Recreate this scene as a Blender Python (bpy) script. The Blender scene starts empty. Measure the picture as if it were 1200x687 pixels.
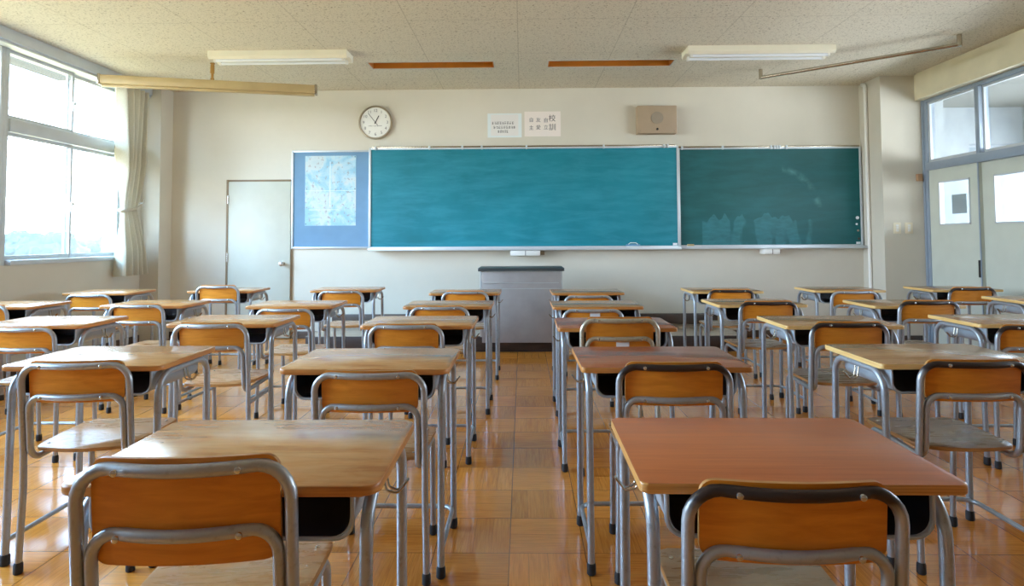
import bpy, bmesh, math, random
from mathutils import Vector, Matrix
random.seed(7)
sc = bpy.context.scene
C = sc.collection
R = math.radians
PI = math.pi

# ------------------------------------------------------------------ materials
def new_mat(name):
    m = bpy.data.materials.new(name); m.use_nodes = True
    nt = m.node_tree
    return m, nt, nt.nodes['Principled BSDF']
def srgb(r, g, b):
    f = lambda c: (c/255/12.92) if c/255 <= .04045 else ((c/255+.055)/1.055)**2.4
    return (f(r), f(g), f(b), 1)
def N(nt, t, **k):
    n = nt.nodes.new(t)
    for a, b in k.items(): setattr(n, a, b)
    return n
def L(nt, a, b): nt.links.new(a, b)
def coords(nt, scale=(1, 1, 1), kind='Object', rand=0.0):
    tc = N(nt, 'ShaderNodeTexCoord'); mp = N(nt, 'ShaderNodeMapping')
    mp.inputs['Scale'].default_value = scale
    L(nt, tc.outputs[kind], mp.inputs['Vector'])
    if rand:
        oi = N(nt, 'ShaderNodeObjectInfo'); mu = N(nt, 'ShaderNodeMath', operation='MULTIPLY'); mu.inputs[1].default_value = rand
        L(nt, oi.outputs['Random'], mu.inputs[0])
        cb = N(nt, 'ShaderNodeCombineXYZ')
        for i in range(3): L(nt, mu.outputs[0], cb.inputs[i])
        L(nt, cb.outputs[0], mp.inputs['Location'])
    return mp.outputs['Vector']
def noise(nt, vec, scale=5, detail=3, rough=.5, dist=0):
    n = N(nt, 'ShaderNodeTexNoise'); n.inputs['Scale'].default_value = scale; n.inputs['Detail'].default_value = detail
    n.inputs['Roughness'].default_value = rough; n.inputs['Distortion'].default_value = dist
    L(nt, vec, n.inputs['Vector']); return n.outputs['Fac']
def ramp(nt, fac, stops):
    r = N(nt, 'ShaderNodeValToRGB'); e = r.color_ramp.elements
    while len(e) < len(stops): e.new(.5)
    for i, (p, c) in enumerate(stops): e[i].position = p; e[i].color = c
    L(nt, fac, r.inputs['Fac']); return r.outputs['Color']
def mix(nt, fac, a, b, mode='MIX'):
    m = N(nt, 'ShaderNodeMix', data_type='RGBA', blend_type=mode)
    for v, s in ((fac, m.inputs[0]), (a, m.inputs[6]), (b, m.inputs[7])):
        if isinstance(v, (int, float, tuple)): s.default_value = v
        else: L(nt, v, s)
    return m.outputs[2]
def mathn(nt, op, a, b=None, c=None):
    m = N(nt, 'ShaderNodeMath', operation=op)
    for i, v in enumerate((a, b, c)):
        if v is None: continue
        if isinstance(v, (int, float)): m.inputs[i].default_value = v
        else: L(nt, v, m.inputs[i])
    return m.outputs[0]
def bump(nt, bs, h, strength=.2, dist=.01):
    b = N(nt, 'ShaderNodeBump'); b.inputs['Strength'].default_value = strength; b.inputs['Distance'].default_value = dist
    L(nt, h, b.inputs['Height']); L(nt, b.outputs[0], bs.inputs['Normal'])

def plain(name, col, rough=.5, metal=0, var=.06, spec=.5):
    m, nt, bs = new_mat(name)
    v = coords(nt, (1, 1, 1)); f = noise(nt, v, 6, 4)
    d = tuple(c*(1-var*2) for c in col[:3]) + (1,); l = tuple(min(1, c*(1+var)) for c in col[:3]) + (1,)
    L(nt, ramp(nt, f, [(.3, d), (.7, l)]), bs.inputs['Base Color'])
    bs.inputs['Roughness'].default_value = rough; bs.inputs['Metallic'].default_value = metal
    bs.inputs['Specular IOR Level'].default_value = spec
    return m
def wood(name, c1, c2, rough=.35, grain=(2.0, 26, 26), wear=None, wearamt=.5, rnd=.14, spec=.5):
    m, nt, bs = new_mat(name)
    v = coords(nt, grain, rand=7.0)
    f = noise(nt, v, 2.2, 6, .6, .6)
    col = ramp(nt, f, [(.3, c2), (.68, c1)])
    if wear:
        v2 = coords(nt, (1.5, 4, 4), rand=13.0); f2 = noise(nt, v2, 3.2, 5, .65, .4)
        w = ramp(nt, f2, [(.42, (0, 0, 0, 1)), (.7, (1, 1, 1, 1))])
        col = mix(nt, mathn(nt, 'MULTIPLY', w, wearamt), col, wear)
    oi = N(nt, 'ShaderNodeObjectInfo')
    hs = N(nt, 'ShaderNodeHueSaturation')
    val = mathn(nt, 'MULTIPLY_ADD', oi.outputs['Random'], rnd*2, 1-rnd)
    L(nt, val, hs.inputs['Value']); L(nt, col, hs.inputs['Color'])
    L(nt, hs.outputs[0], bs.inputs['Base Color'])
    L(nt, mathn(nt, 'MULTIPLY_ADD', f, .12, rough-.06), bs.inputs['Roughness'])
    bs.inputs['Specular IOR Level'].default_value = spec
    bump(nt, bs, f, .04, .0015)
    return m
def tubemat(name, base, dark, zmask=None, rough=.36, metal=.55):
    """grey lacquered steel with small scuffs; zmask = dark reflection painted into the colour of the top rail"""
    m, nt, bs = new_mat(name)
    v = coords(nt, (1, 1, 1), rand=5.0)
    f = noise(nt, v, 60, 4, .6); g = noise(nt, v, 7, 3)
    col = ramp(nt, f, [(.28, dark), (.45, base)])
    col = mix(nt, mathn(nt, 'MULTIPLY', g, .15), col, tuple(c*.7 for c in base[:3])+(1,))
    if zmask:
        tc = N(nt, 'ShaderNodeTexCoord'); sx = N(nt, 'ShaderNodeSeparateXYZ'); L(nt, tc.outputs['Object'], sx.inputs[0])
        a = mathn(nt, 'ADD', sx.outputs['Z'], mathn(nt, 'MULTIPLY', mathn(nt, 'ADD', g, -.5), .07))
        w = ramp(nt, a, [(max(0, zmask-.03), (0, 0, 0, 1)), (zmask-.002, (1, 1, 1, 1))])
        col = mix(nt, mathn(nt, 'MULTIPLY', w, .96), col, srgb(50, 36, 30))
    L(nt, col, bs.inputs['Base Color'])
    bs.inputs['Metallic'].default_value = metal; bs.inputs['Roughness'].default_value = rough
    return m

M = {}
def wallmat(name, col, scale=14):
    m, nt, bs = new_mat(name)
    v = coords(nt); f = noise(nt, v, 1.3, 5, .6); g = noise(nt, v, 160, 2)
    d = tuple(c*.93 for c in col[:3])+(1,)
    L(nt, ramp(nt, f, [(.3, d), (.65, col)]), bs.inputs['Base Color'])
    bs.inputs['Roughness'].default_value = .75
    bump(nt, bs, g, .08, .003)
    return m
M['wall'] = wallmat('painted_wall', srgb(216, 210, 194))
M['wall_b'] = wallmat('back_wall_panelling', srgb(150, 120, 90))
M['wall_in'] = wallmat('painted_side_wall', srgb(206, 200, 184))
M['eave'] = plain('eave_concrete', srgb(74, 80, 86), .8)
M['ext'] = plain('exterior_concrete', srgb(140, 158, 166), .8)
# acoustic ceiling
m, nt, bs = new_mat('acoustic_ceiling')
v = coords(nt)
n1 = noise(nt, v, 60, 3, .6, .8); n2 = noise(nt, v, 110, 2)
spk = ramp(nt, n1, [(.36, srgb(158, 146, 124)), (.43, srgb(216, 207, 186))])
spk = mix(nt, ramp(nt, n2, [(.3, (1, 1, 1, 1)), (.42, (0, 0, 0, 1))]), spk, srgb(188, 178, 158))
sx = N(nt, 'ShaderNodeSeparateXYZ'); L(nt, v, sx.inputs[0])
def seam(axis, period, off, w):
    a = mathn(nt, 'ADD', sx.outputs[axis], off); a = mathn(nt, 'DIVIDE', a, period); a = mathn(nt, 'FRACT', a)
    a = mathn(nt, 'ABSOLUTE', mathn(nt, 'SUBTRACT', a, .5)); return mathn(nt, 'LESS_THAN', a, w/period)
s1 = seam('X', .91, 10*.91+.455+.03, .004); s2 = seam('Y', .91, 10*.91+.455-4.9+.91*5, .003)
spk = mix(nt, mathn(nt, 'MULTIPLY', mathn(nt, 'MAXIMUM', s1, s2), .4), spk, srgb(140, 128, 104))
L(nt, spk, bs.inputs['Base Color']); bs.inputs['Roughness'].default_value = .85
bump(nt, bs, n1, .25, .004)
M['ceiling'] = m
# basket weave parquet
m, nt, bs = new_mat('parquet_floor')
v = coords(nt)
sx = N(nt, 'ShaderNodeSeparateXYZ'); L(nt, v, sx.inputs[0])
T = .282
ux = mathn(nt, 'DIVIDE', mathn(nt, 'ADD', sx.outputs['X'], T*60+.055), T)
uy = mathn(nt, 'DIVIDE', mathn(nt, 'ADD', sx.outputs['Y'], T*60-.045), T)
ix, iy = mathn(nt, 'FLOOR', ux), mathn(nt, 'FLOOR', uy)
fx, fy = mathn(nt, 'FRACT', ux), mathn(nt, 'FRACT', uy)
par = mathn(nt, 'MODULO', mathn(nt, 'ADD', ix, iy), 2.0)
def sel(a, b): return mathn(nt, 'ADD', mathn(nt, 'MULTIPLY', a, par), mathn(nt, 'MULTIPLY', b, mathn(nt, 'SUBTRACT', 1.0, par)))
across, along = sel(fx, fy), sel(fy, fx)
st = mathn(nt, 'MULTIPLY', across, 4.0); si, sf = mathn(nt, 'FLOOR', st), mathn(nt, 'FRACT', st)
cb = N(nt, 'ShaderNodeCombineXYZ'); L(nt, ix, cb.inputs[0]); L(nt, iy, cb.inputs[1]); L(nt, si, cb.inputs[2])
wn = N(nt, 'ShaderNodeTexWhiteNoise'); L(nt, cb.outputs[0], wn.inputs['Vector'])
cb2 = N(nt, 'ShaderNodeCombineXYZ'); L(nt, ix, cb2.inputs[0]); L(nt, iy, cb2.inputs[1])
wt = N(nt, 'ShaderNodeTexWhiteNoise'); L(nt, cb2.outputs[0], wt.inputs['Vector'])
cg = N(nt, 'ShaderNodeCombineXYZ')
L(nt, mathn(nt, 'MULTIPLY', along, 1.3), cg.inputs[0]); L(nt, mathn(nt, 'MULTIPLY', across, 22.0), cg.inputs[1]); L(nt, mathn(nt, 'MULTIPLY', wn.outputs['Value'], 37.0), cg.inputs[2])
gr = noise(nt, cg.outputs[0], 1.6, 5, .6, .5)
base = ramp(nt, gr, [(.25, srgb(188, 108, 38)), (.7, srgb(224, 146, 62))])
tint = mathn(nt, 'MULTIPLY_ADD', wn.outputs['Value'], .12, mathn(nt, 'MULTIPLY_ADD', wt.outputs['Value'], .20, .82))
hs = N(nt, 'ShaderNodeHueSaturation'); L(nt, tint, hs.inputs['Value']); L(nt, base, hs.inputs['Color']); hs.inputs['Saturation'].default_value = 1.0
def edge(f, w): return mathn(nt, 'LESS_THAN', mathn(nt, 'MINIMUM', f, mathn(nt, 'SUBTRACT', 1.0, f)), w)
tile_e = mathn(nt, 'MAXIMUM', edge(fx, .0065), edge(fy, .0065))
strip_e = edge(sf, .014)
col = mix(nt, mathn(nt, 'MULTIPLY', strip_e, .45), hs.outputs[0], srgb(110, 60, 26))
col = mix(nt, mathn(nt, 'MULTIPLY', tile_e, .8), col, srgb(70, 38, 18))
L(nt, col, bs.inputs['Base Color'])
wav = noise(nt, v, 2.5, 3)
L(nt, mathn(nt, 'MULTIPLY_ADD', wav, .14, .05), bs.inputs['Roughness'])
bs.inputs['Specular IOR Level'].default_value = .85
bh = mathn(nt, 'ADD', mathn(nt, 'MULTIPLY', wt.outputs['Value'], .0), mathn(nt, 'MULTIPLY', noise(nt, v, 6, 2), 1.0))
bump(nt, bs, mathn(nt, 'SUBTRACT', bh, mathn(nt, 'MULTIPLY', tile_e, .3)), .10, .005)
M['floor'] = m

def board_mat(name, c_lo, c_hi, chalk, amt, arcs=False):
    m, nt, bs = new_mat(name)
    v = coords(nt, (1.2, 1, 6)); f = noise(nt, v, 1.6, 5, .6, .3)
    v2 = coords(nt, (1, 1, 1)); f2 = noise(nt, v2, 1.2, 4, .6)
    col = ramp(nt, f2, [(.3, c_lo), (.7, c_hi)])
    w = ramp(nt, f, [(.42, (0, 0, 0, 1)), (.72, (1, 1, 1, 1))])
    col = mix(nt, mathn(nt, 'MULTIPLY', w, amt), col, chalk)
    if arcs:
        # chalk smears: rubbed arc and half wiped blocks low on the board
        sx = N(nt, 'ShaderNodeSeparateXYZ'); L(nt, v2, sx.inputs[0])
        dx = mathn(nt, 'SUBTRACT', sx.outputs['X'], .05); dz = mathn(nt, 'SUBTRACT', sx.outputs['Z'], -.18)
        rr = mathn(nt, 'SQRT', mathn(nt, 'ADD', mathn(nt, 'MULTIPLY', dx, dx), mathn(nt, 'MULTIPLY', dz, dz)))
        ring = ramp(nt, mathn(nt, 'ABSOLUTE', mathn(nt, 'SUBTRACT', rr, .52)), [(0, (1, 1, 1, 1)), (.05, (0, 0, 0, 1))])
        ring = mathn(nt, 'MULTIPLY', ring, mathn(nt, 'MULTIPLY', mathn(nt, 'GREATER_THAN', dx, .1), mathn(nt, 'GREATER_THAN', dz, .05)))
        ring = mathn(nt, 'MULTIPLY', ring, ramp(nt, noise(nt, v2, 9, 3), [(.4, (0, 0, 0, 1)), (.7, (1, 1, 1, 1))]))
        low = ramp(nt, sx.outputs['Z'], [(0, (1, 1, 1, 1)), (.02, (0, 0, 0, 1))])
        zl = mathn(nt, 'LESS_THAN', sx.outputs['Z'], -.24)
        vs = coords(nt, (5.5, 1, 1.2)); nb = noise(nt, vs, 1.3, 2, .4); nc = noise(nt, coords(nt, (3, 1, 9)), 3, 4, .6)
        blk = ramp(nt, nb, [(.44, (0, 0, 0, 1)), (.50, (1, 1, 1, 1))])
        top_ = mathn(nt, 'LESS_THAN', sx.outputs['Z'], mathn(nt, 'MULTIPLY_ADD', nb, .5, -.52))
        blk = mathn(nt, 'MULTIPLY', mathn(nt, 'MULTIPLY', blk, top_), mathn(nt, 'LESS_THAN', mathn(nt, 'ABSOLUTE', mathn(nt, 'ADD', sx.outputs['X'], .12)), .68))
        blk = mathn(nt, 'MULTIPLY', blk, ramp(nt, nc, [(.3, (.35, .35, .35, 1)), (.65, (1, 1, 1, 1))]))
        col = mix(nt, mathn(nt, 'MULTIPLY', ring, .35), col, srgb(120, 185, 190))
        col = mix(nt, mathn(nt, 'MULTIPLY', blk, .32), col, srgb(70, 150, 165))
    L(nt, col, bs.inputs['Base Color']); bs.inputs['Roughness'].default_value = .5
    bs.inputs['Specular IOR Level'].default_value = .35
    return m
M['board'] = board_mat('green_chalkboard', srgb(8, 108, 122), srgb(20, 128, 146), srgb(52, 146, 168), .5)
M['board2'] = board_mat('dark_chalkboard', srgb(6, 78, 80), srgb(10, 90, 92), srgb(26, 112, 122), .4, True)
M['pin'] = plain('blue_pin_cloth', srgb(108, 146, 178), .85, 0, .03)
M['alu'] = plain('aluminium_trim', srgb(206, 214, 220), .35, .3, .03)
M['frame'] = plain('window_frame_metal', srgb(196, 202, 206), .4, .25, .03)
M['frame_d'] = plain('door_frame_metal', srgb(150, 164, 180), .4, .3, .04)
M['white'] = plain('white_plastic', srgb(232, 230, 224), .45, 0, .02)
M['lamp'] = plain('lamp_enamel', srgb(236, 230, 208), .45, 0, .02)
M['cream'] = plain('cream_enamel', srgb(222, 212, 180), .5, 0, .03)
M['door'] = plain('pale_door_paint', srgb(196, 198, 184), .45, 0, .02)
M['door_r'] = plain('grey_green_door_paint', srgb(196, 202, 190), .45, 0, .02)
M['brown'] = plain('brown_frame', srgb(134, 112, 82), .55)
M['skirt'] = plain('dark_skirting', srgb(74, 58, 48), .4, 0, .1)
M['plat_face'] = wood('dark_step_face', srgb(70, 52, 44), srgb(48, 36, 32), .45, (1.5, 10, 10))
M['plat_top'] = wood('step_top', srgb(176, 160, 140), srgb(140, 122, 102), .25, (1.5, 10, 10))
M['steel'] = plain('lectern_steel', srgb(158, 154, 152), .38, .25, .06)
M['steel_hi'] = plain('lectern_steel_side', srgb(178, 180, 180), .4, .25, .04)
M['blackedge'] = plain('dark_lectern_top', srgb(52, 58, 58), .4)
M['rubber'] = plain('black_rubber', srgb(40, 37, 36), .7)
M['chrome'] = plain('screw_metal', srgb(200, 200, 196), .25, .9, .02)
M['black'] = plain('black_plastic', srgb(24, 24, 26), .5)
M['orange'] = plain('recess_varnish', srgb(186, 112, 34), .4, 0, .08)
M['slotrim'] = plain('recess_rim', srgb(200, 196, 184), .5)
M['beige'] = plain('beige_screen_case', srgb(184, 160, 112), .4, .1, .04)
M['speaker'] = plain('speaker_beige', srgb(172, 150, 124), .6, 0, .03)
M['grille'] = plain('speaker_grille', srgb(150, 136, 118), .6, .1, .04)
M['paper_b'] = plain('bluish_paper', srgb(222, 232, 232), .8, 0, .01)
M['paper_w'] = plain('white_paper', srgb(228, 226, 222), .8, 0, .01)
M['paper_p'] = plain('pinkish_paper', srgb(236, 226, 218), .8, 0, .01)
M['ink'] = plain('ink', srgb(70, 70, 74), .8)
M['inkgrey'] = plain('grey_ink', srgb(120, 120, 120), .8)
M['dial'] = plain('clock_dial', srgb(236, 236, 230), .6, 0, .01)
M['gold'] = plain('clock_rim', srgb(170, 158, 136), .3, .7, .05)
M['rod'] = plain('steel_rod', srgb(184, 174, 156), .25, .9, .05)
M['brass'] = plain('brass_fitting', srgb(176, 134, 70), .35, .6, .05)
M['switch'] = plain('switch_plate', srgb(226, 214, 184), .5, 0, .02)
M['tan'] = plain('brown_latch', srgb(176, 138, 104), .6)
M['label'] = plain('white_sticker', srgb(236, 240, 246), .6, 0, .01)
M['foliage'] = plain('far_foliage', srgb(76, 84, 80), .9, 0, .2)
M['bark'] = plain('far_bark', srgb(120, 110, 96), .9)
M['ground'] = plain('far_ground', srgb(206, 162, 100), .9)
M['corr_c'] = plain('corridor_ceiling', srgb(104, 106, 102), .8)
M['corr_w'] = plain('corridor_wall', srgb(150, 158, 164), .8)
M['corridor'] = plain('corridor_floor', srgb(170, 150, 120), .4)
M['hblock'] = plain('far_building', srgb(84, 88, 92), .8)
# curtain
m, nt, bs = new_mat('cream_curtain')
v = coords(nt, (60, 60, 60)); f = noise(nt, v, 3, 2)
L(nt, ramp(nt, f, [(.3, srgb(186, 180, 158)), (.7, srgb(206, 201, 184))]), bs.inputs['Base Color']); bs.inputs['Roughness'].default_value = .9
tr = N(nt, 'ShaderNodeBsdfTranslucent'); tr.inputs['Color'].default_value = srgb(222, 214, 196)
ms = N(nt, 'ShaderNodeMixShader'); ms.inputs[0].default_value = .08
out = nt.nodes['Material Output']; L(nt, bs.outputs[0], ms.inputs[1]); L(nt, tr.outputs[0], ms.inputs[2]); L(nt, ms.outputs[0], out.inputs['Surface'])
M['curtain'] = m
# thin window glass
def glass(name, tint, refl=.06):
    m, nt, bs = new_mat(name)
    t = N(nt, 'ShaderNodeBsdfTransparent'); t.inputs['Color'].default_value = tint
    g = N(nt, 'ShaderNodeBsdfGlossy'); g.inputs['Roughness'].default_value = .03
    lw = N(nt, 'ShaderNodeLayerWeight'); lw.inputs['Blend'].default_value = .25
    ms = N(nt, 'ShaderNodeMixShader'); L(nt, mathn(nt, 'MULTIPLY_ADD', lw.outputs['Fresnel'], .3, refl*.3), ms.inputs[0])
    L(nt, t.outputs[0], ms.inputs[1]); L(nt, g.outputs[0], ms.inputs[2])
    L(nt, ms.outputs[0], nt.nodes['Material Output'].inputs['Surface'])
    nt.nodes.remove(bs)
    return m
M['glass'] = glass('window_glass', (.97, .985, .99, 1))
# map paper: pale sea with faint land patches
m, nt, bs = new_mat('map_print')
v = coords(nt, (1, 1, 1)); f = noise(nt, v, 4.5, 6, .62, .6); f2 = noise(nt, v, 26, 4)
col = ramp(nt, f, [(.40, srgb(140, 190, 212)), (.5, srgb(172, 206, 218)), (.56, srgb(196, 210, 212)), (.7, srgb(180, 202, 208))])
col = mix(nt, ramp(nt, f2, [(.58, (0, 0, 0, 1)), (.66, (.7, .7, .7, 1))]), col, srgb(150, 140, 140))
L(nt, col, bs.inputs['Base Color']); bs.inputs['Roughness'].default_value = .5
M['map'] = m
# furniture
M['ply'] = wood('orange_plywood', srgb(226, 144, 44), srgb(198, 114, 24), .3, (3, 3, 22), rnd=.1)
M['ply_edge'] = wood('plywood_edge', srgb(196, 140, 72), srgb(150, 96, 44), .45, (3, 3, 60))
M['seat'] = wood('seat_plywood', srgb(204, 142, 84), srgb(176, 112, 58), .28, (3, 18, 18), srgb(190, 160, 120), .5)
M['seat_grey'] = wood('worn_seat_plywood', srgb(150, 112, 74), srgb(120, 86, 54), .28, (3, 18, 18), srgb(160, 140, 110), .5)
M['top_tan'] = wood('worn_tan_top', srgb(204, 142, 80), srgb(164, 102, 50), .17, (2.0, 18, 18), srgb(212, 166, 110), .75, .1, .8)
M['top_brown'] = wood('worn_brown_top', srgb(172, 122, 72), srgb(134, 88, 44), .17, (2.0, 24, 24), srgb(184, 142, 94), .6, .1)
M['top_red'] = wood('reddish_top', srgb(160, 84, 46), srgb(132, 58, 28), .2, (2.0, 20, 20), srgb(140, 92, 68), .5, .06)
M['top_salmon'] = wood('smooth_reddish_laminate', srgb(190, 104, 52), srgb(168, 86, 40), .34, (1.6, 30, 30), None, 0, .02)
M['edge_tan'] = wood('desk_edge_honey', srgb(206, 140, 68), srgb(166, 100, 44), .35, (2, 2, 60), None, 0, .08)
M['edge_pale'] = wood('desk_edge_pale', srgb(232, 194, 124), srgb(206, 156, 84), .35, (2, 2, 60), None, 0, .08)
M['edge_ply'] = wood('layered_ply_edge', srgb(224, 164, 88), srgb(168, 108, 50), .35, (1, 1, 160), None, 0, .02)
G0, G1 = srgb(170, 173, 176), srgb(150, 150, 148)
M['tube'] = tubemat('grey_tube', G0, G1)
M['tube_dark'] = tubemat('grey_tube_painted_reflection', G0, G1, .715)  # top rail coloured dark brown to stand for its reflection
M['tube_beige'] = tubemat('beige_grey_tube', srgb(186, 178, 156), srgb(150, 140, 118))
M['tube_leg'] = tubemat('desk_tube', srgb(172, 178, 184), srgb(148, 150, 150))
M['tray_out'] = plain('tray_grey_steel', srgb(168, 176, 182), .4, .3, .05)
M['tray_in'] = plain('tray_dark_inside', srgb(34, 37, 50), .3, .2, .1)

# ------------------------------------------------------------------ mesh helpers
def obj(name, bm, mats, parent=None, smooth=True, ang=35, loc=None):
    me = bpy.data.meshes.new(name)
    bmesh.ops.recalc_face_normals(bm, faces=bm.faces)
    bm.to_mesh(me); bm.free()
    if not isinstance(mats, (list, tuple)): mats = [mats]
    for k in mats: me.materials.append(M[k] if isinstance(k, str) else k)
    if smooth:
        me.shade_smooth(); me.set_sharp_from_angle(angle=R(ang))
    o = bpy.data.objects.new(name, me); C.objects.link(o)
    if parent: o.parent = parent
    if loc: o.location = loc
    return o
def tag(o, label=None, cat=None, group=None, kind=None):
    if label: o['label'] = label
    if cat: o['category'] = cat
    if group: o['group'] = group
    if kind: o['kind'] = kind
    return o
def thing(name, label, cat, loc=(0, 0, 0), rz=0, group=None):
    o = bpy.data.objects.new(name, None); C.objects.link(o); o.empty_display_size = .1
    o.location = loc; o.rotation_euler = (0, 0, rz)
    return tag(o, label, cat, group)
def struct(name, bm, mats, parent=None, **k):
    o = obj(name, bm, mats, parent, **k)
    if parent is None: o['kind'] = 'structure'
    return o
def B(): return bmesh.new()
def box(bm, x0, x1, y0, y1, z0, z1, bev=0, seg=2, mi=0):
    r = bmesh.ops.create_cube(bm, size=1)
    vs = r['verts']
    for v in vs:
        v.co = Vector(((x0+x1)/2+v.co.x*(x1-x0), (y0+y1)/2+v.co.y*(y1-y0), (z0+z1)/2+v.co.z*(z1-z0)))
    fs = set(f for v in vs for f in v.link_faces)
    for f in fs: f.material_index = mi
    if bev:
        es = list(set(e for v in vs for e in v.link_edges))
        bmesh.ops.bevel(bm, geom=es, offset=bev, segments=seg, affect='EDGES', profile=.5, material=-1)
    return bm
def fillet(pts, r, n=6):
    pts = [Vector(p) for p in pts]; out = [pts[0]]
    for i in range(1, len(pts)-1):
        p, a, b = pts[i], pts[i-1], pts[i+1]
        d1, d2 = (a-p), (b-p); l1, l2 = d1.length, d2.length
        d1.normalize(); d2.normalize()
        rr = r[i-1] if isinstance(r, (list, tuple)) else r
        ang = d1.angle(d2)
        if ang > R(178) or rr <= 0: out.append(p); continue
        t = min(rr/math.tan(ang/2), l1*.49, l2*.49); rad = t*math.tan(ang/2)
        bis = (d1+d2).normalized(); cen = p+bis*(rad/math.sin(ang/2))
        s, e = p+d1*t-cen, p+d2*t-cen
        for k in range(n+1):
            q = k/n; tot = s.angle(e)
            w = (s*math.sin((1-q)*tot)+e*math.sin(q*tot))/math.sin(tot)
            out.append(cen+w)
    out.append(pts[-1]); return out
def tube(bm, pts, rad, seg=10, mi=0, cap=True):
    pts = [Vector(p) for p in pts]; n = len(pts)
    T = []
    for i in range(n):
        a = pts[max(0, i-1)]; b = pts[min(n-1, i+1)]; T.append((b-a).normalized())
    u = T[0].orthogonal().normalized()
    rings = []
    for i in range(n):
        if i:
            ax = T[i-1].cross(T[i]); 
            if ax.length > 1e-7: u = Matrix.Rotation(T[i-1].angle(T[i]), 3, ax.normalized()) @ u
        u = (u-T[i]*u.dot(T[i])).normalized(); w = T[i].cross(u)
        rr = rad[i] if isinstance(rad, (list, tuple)) else rad
        rings.append([bm.verts.new(pts[i]+(u*math.cos(2*PI*k/seg)+w*math.sin(2*PI*k/seg))*rr) for k in range(seg)])
    for i in range(n-1):
        for k in range(seg):
            f = bm.faces.new((rings[i][k], rings[i][(k+1) % seg], rings[i+1][(k+1) % seg], rings[i+1][k])); f.material_index = mi
    if cap:
        for rg in (rings[0], rings[-1]):
            f = bm.faces.new(rg); f.material_index = mi
    return bm
def prism(bm, outline, z0, z1, bev=0, mi_top=0, mi_side=0):
    lo = [bm.verts.new((x, y, z0)) for x, y in outline]; hi = [bm.verts.new((x, y, z1)) for x, y in outline]
    n = len(outline)
    fs = [bm.faces.new(lo), bm.faces.new(hi)]; fs[1].material_index = mi_top; fs[0].material_index = mi_side
    for i in range(n):
        f = bm.faces.new((lo[i], lo[(i+1) % n], hi[(i+1) % n], hi[i])); f.material_index = mi_side
    if bev:
        es = [e for e in bm.edges if e.verts[0] in hi and e.verts[1] in hi] + [e for e in bm.edges if e.verts[0] in lo and e.verts[1] in lo]
        bmesh.ops.bevel(bm, geom=es, offset=bev, segments=2, affect='EDGES', profile=.5, material=mi_side)
    return bm
def rrect(x0, x1, y0, y1, r, n=6):
    p = []
    for cx, cy, a in ((x1-r, y1-r, 0), (x0+r, y1-r, 90), (x0+r, y0+r, 180), (x1-r, y0+r, 270)):
        for k in range(n+1):
            t = R(a+90*k/n); p.append((cx+r*math.cos(t), cy+r*math.sin(t)))
    return p
def lathe(bm, prof, seg=24, axis='Z', mi=0, org=(0, 0, 0), cap=True):
    rings = []
    for r, h in prof:
        ring = []
        for k in range(seg):
            a = 2*PI*k/seg; x, y = r*math.cos(a), r*math.sin(a)
            p = (x, y, h) if axis == 'Z' else ((x, h, y) if axis == 'Y' else (h, x, y))
            ring.append(bm.verts.new(Vector(p)+Vector(org)))
        rings.append(ring)
    for i in range(len(rings)-1):
        for k in range(seg):
            f = bm.faces.new((rings[i][k], rings[i][(k+1) % seg], rings[i+1][(k+1) % seg], rings[i+1][k])); f.material_index = mi
    for rg in (rings[0], rings[-1]) if cap else ():
        f = bm.faces.new(rg); f.material_index = mi
    return bm
def textmesh(body, size, mat, parent, loc, rot=(PI/2, 0, 0), name='lettering', align='CENTER'):
    cu = bpy.data.curves.new('txt', 'FONT'); cu.body = body; cu.size = size; cu.align_x = align; cu.align_y = 'CENTER'; cu.extrude = .0004
    to = bpy.data.objects.new('txt', cu); C.objects.link(to)
    dg = bpy.context.evaluated_depsgraph_get(); dg.update()
    me = bpy.data.meshes.new_from_object(to.evaluated_get(dg))
    bpy.data.objects.remove(to); bpy.data.curves.remove(cu)
    me.materials.clear(); me.materials.append(M[mat])
    o = bpy.data.objects.new(name, me); C.objects.link(o); o.parent = parent; o.location = loc; o.rotation_euler = rot
    return o
def copy_tree(o, parent=None):
    c = o.copy(); C.objects.link(c); c.parent = parent
    for ch in list(o.children): copy_tree(ch, c)
    return c

# ------------------------------------------------------------------ room shell
H = 2.98; YF = 7.2; YB = -1.9; XL = -4.45; XR = 4.40
bm = B(); box(bm, XL-.3, 4.62, YB-.2, YF+.2, -.2, 0); struct('floor', bm, 'floor', smooth=False)
# ceiling with the two lamp slots left open
xs = [XL-.3, -1.57, -.285, .275, 1.555, 4.62]; ys = [YB-.2, 6.06, 6.29, YF+.2]
bm = B()
for i in range(5):
    for j in range(3):
        if j == 1 and i in (1, 3): continue
        box(bm, xs[i], xs[i+1], ys[j], ys[j+1], H, H+.12)
bmesh.ops.remove_doubles(bm, verts=bm.verts, dist=1e-5)
struct('ceiling', bm, 'ceiling', smooth=False)
bm = B(); box(bm, XL-.3, 4.62, YF, YF+.2, 0, H); struct('wall_front', bm, 'wall', smooth=False)
bm = B(); box(bm, XL-.3, 4.62, YB-.2, YB, 0, H); struct('wall_back', bm, 'wall_b', smooth=False)
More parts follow.
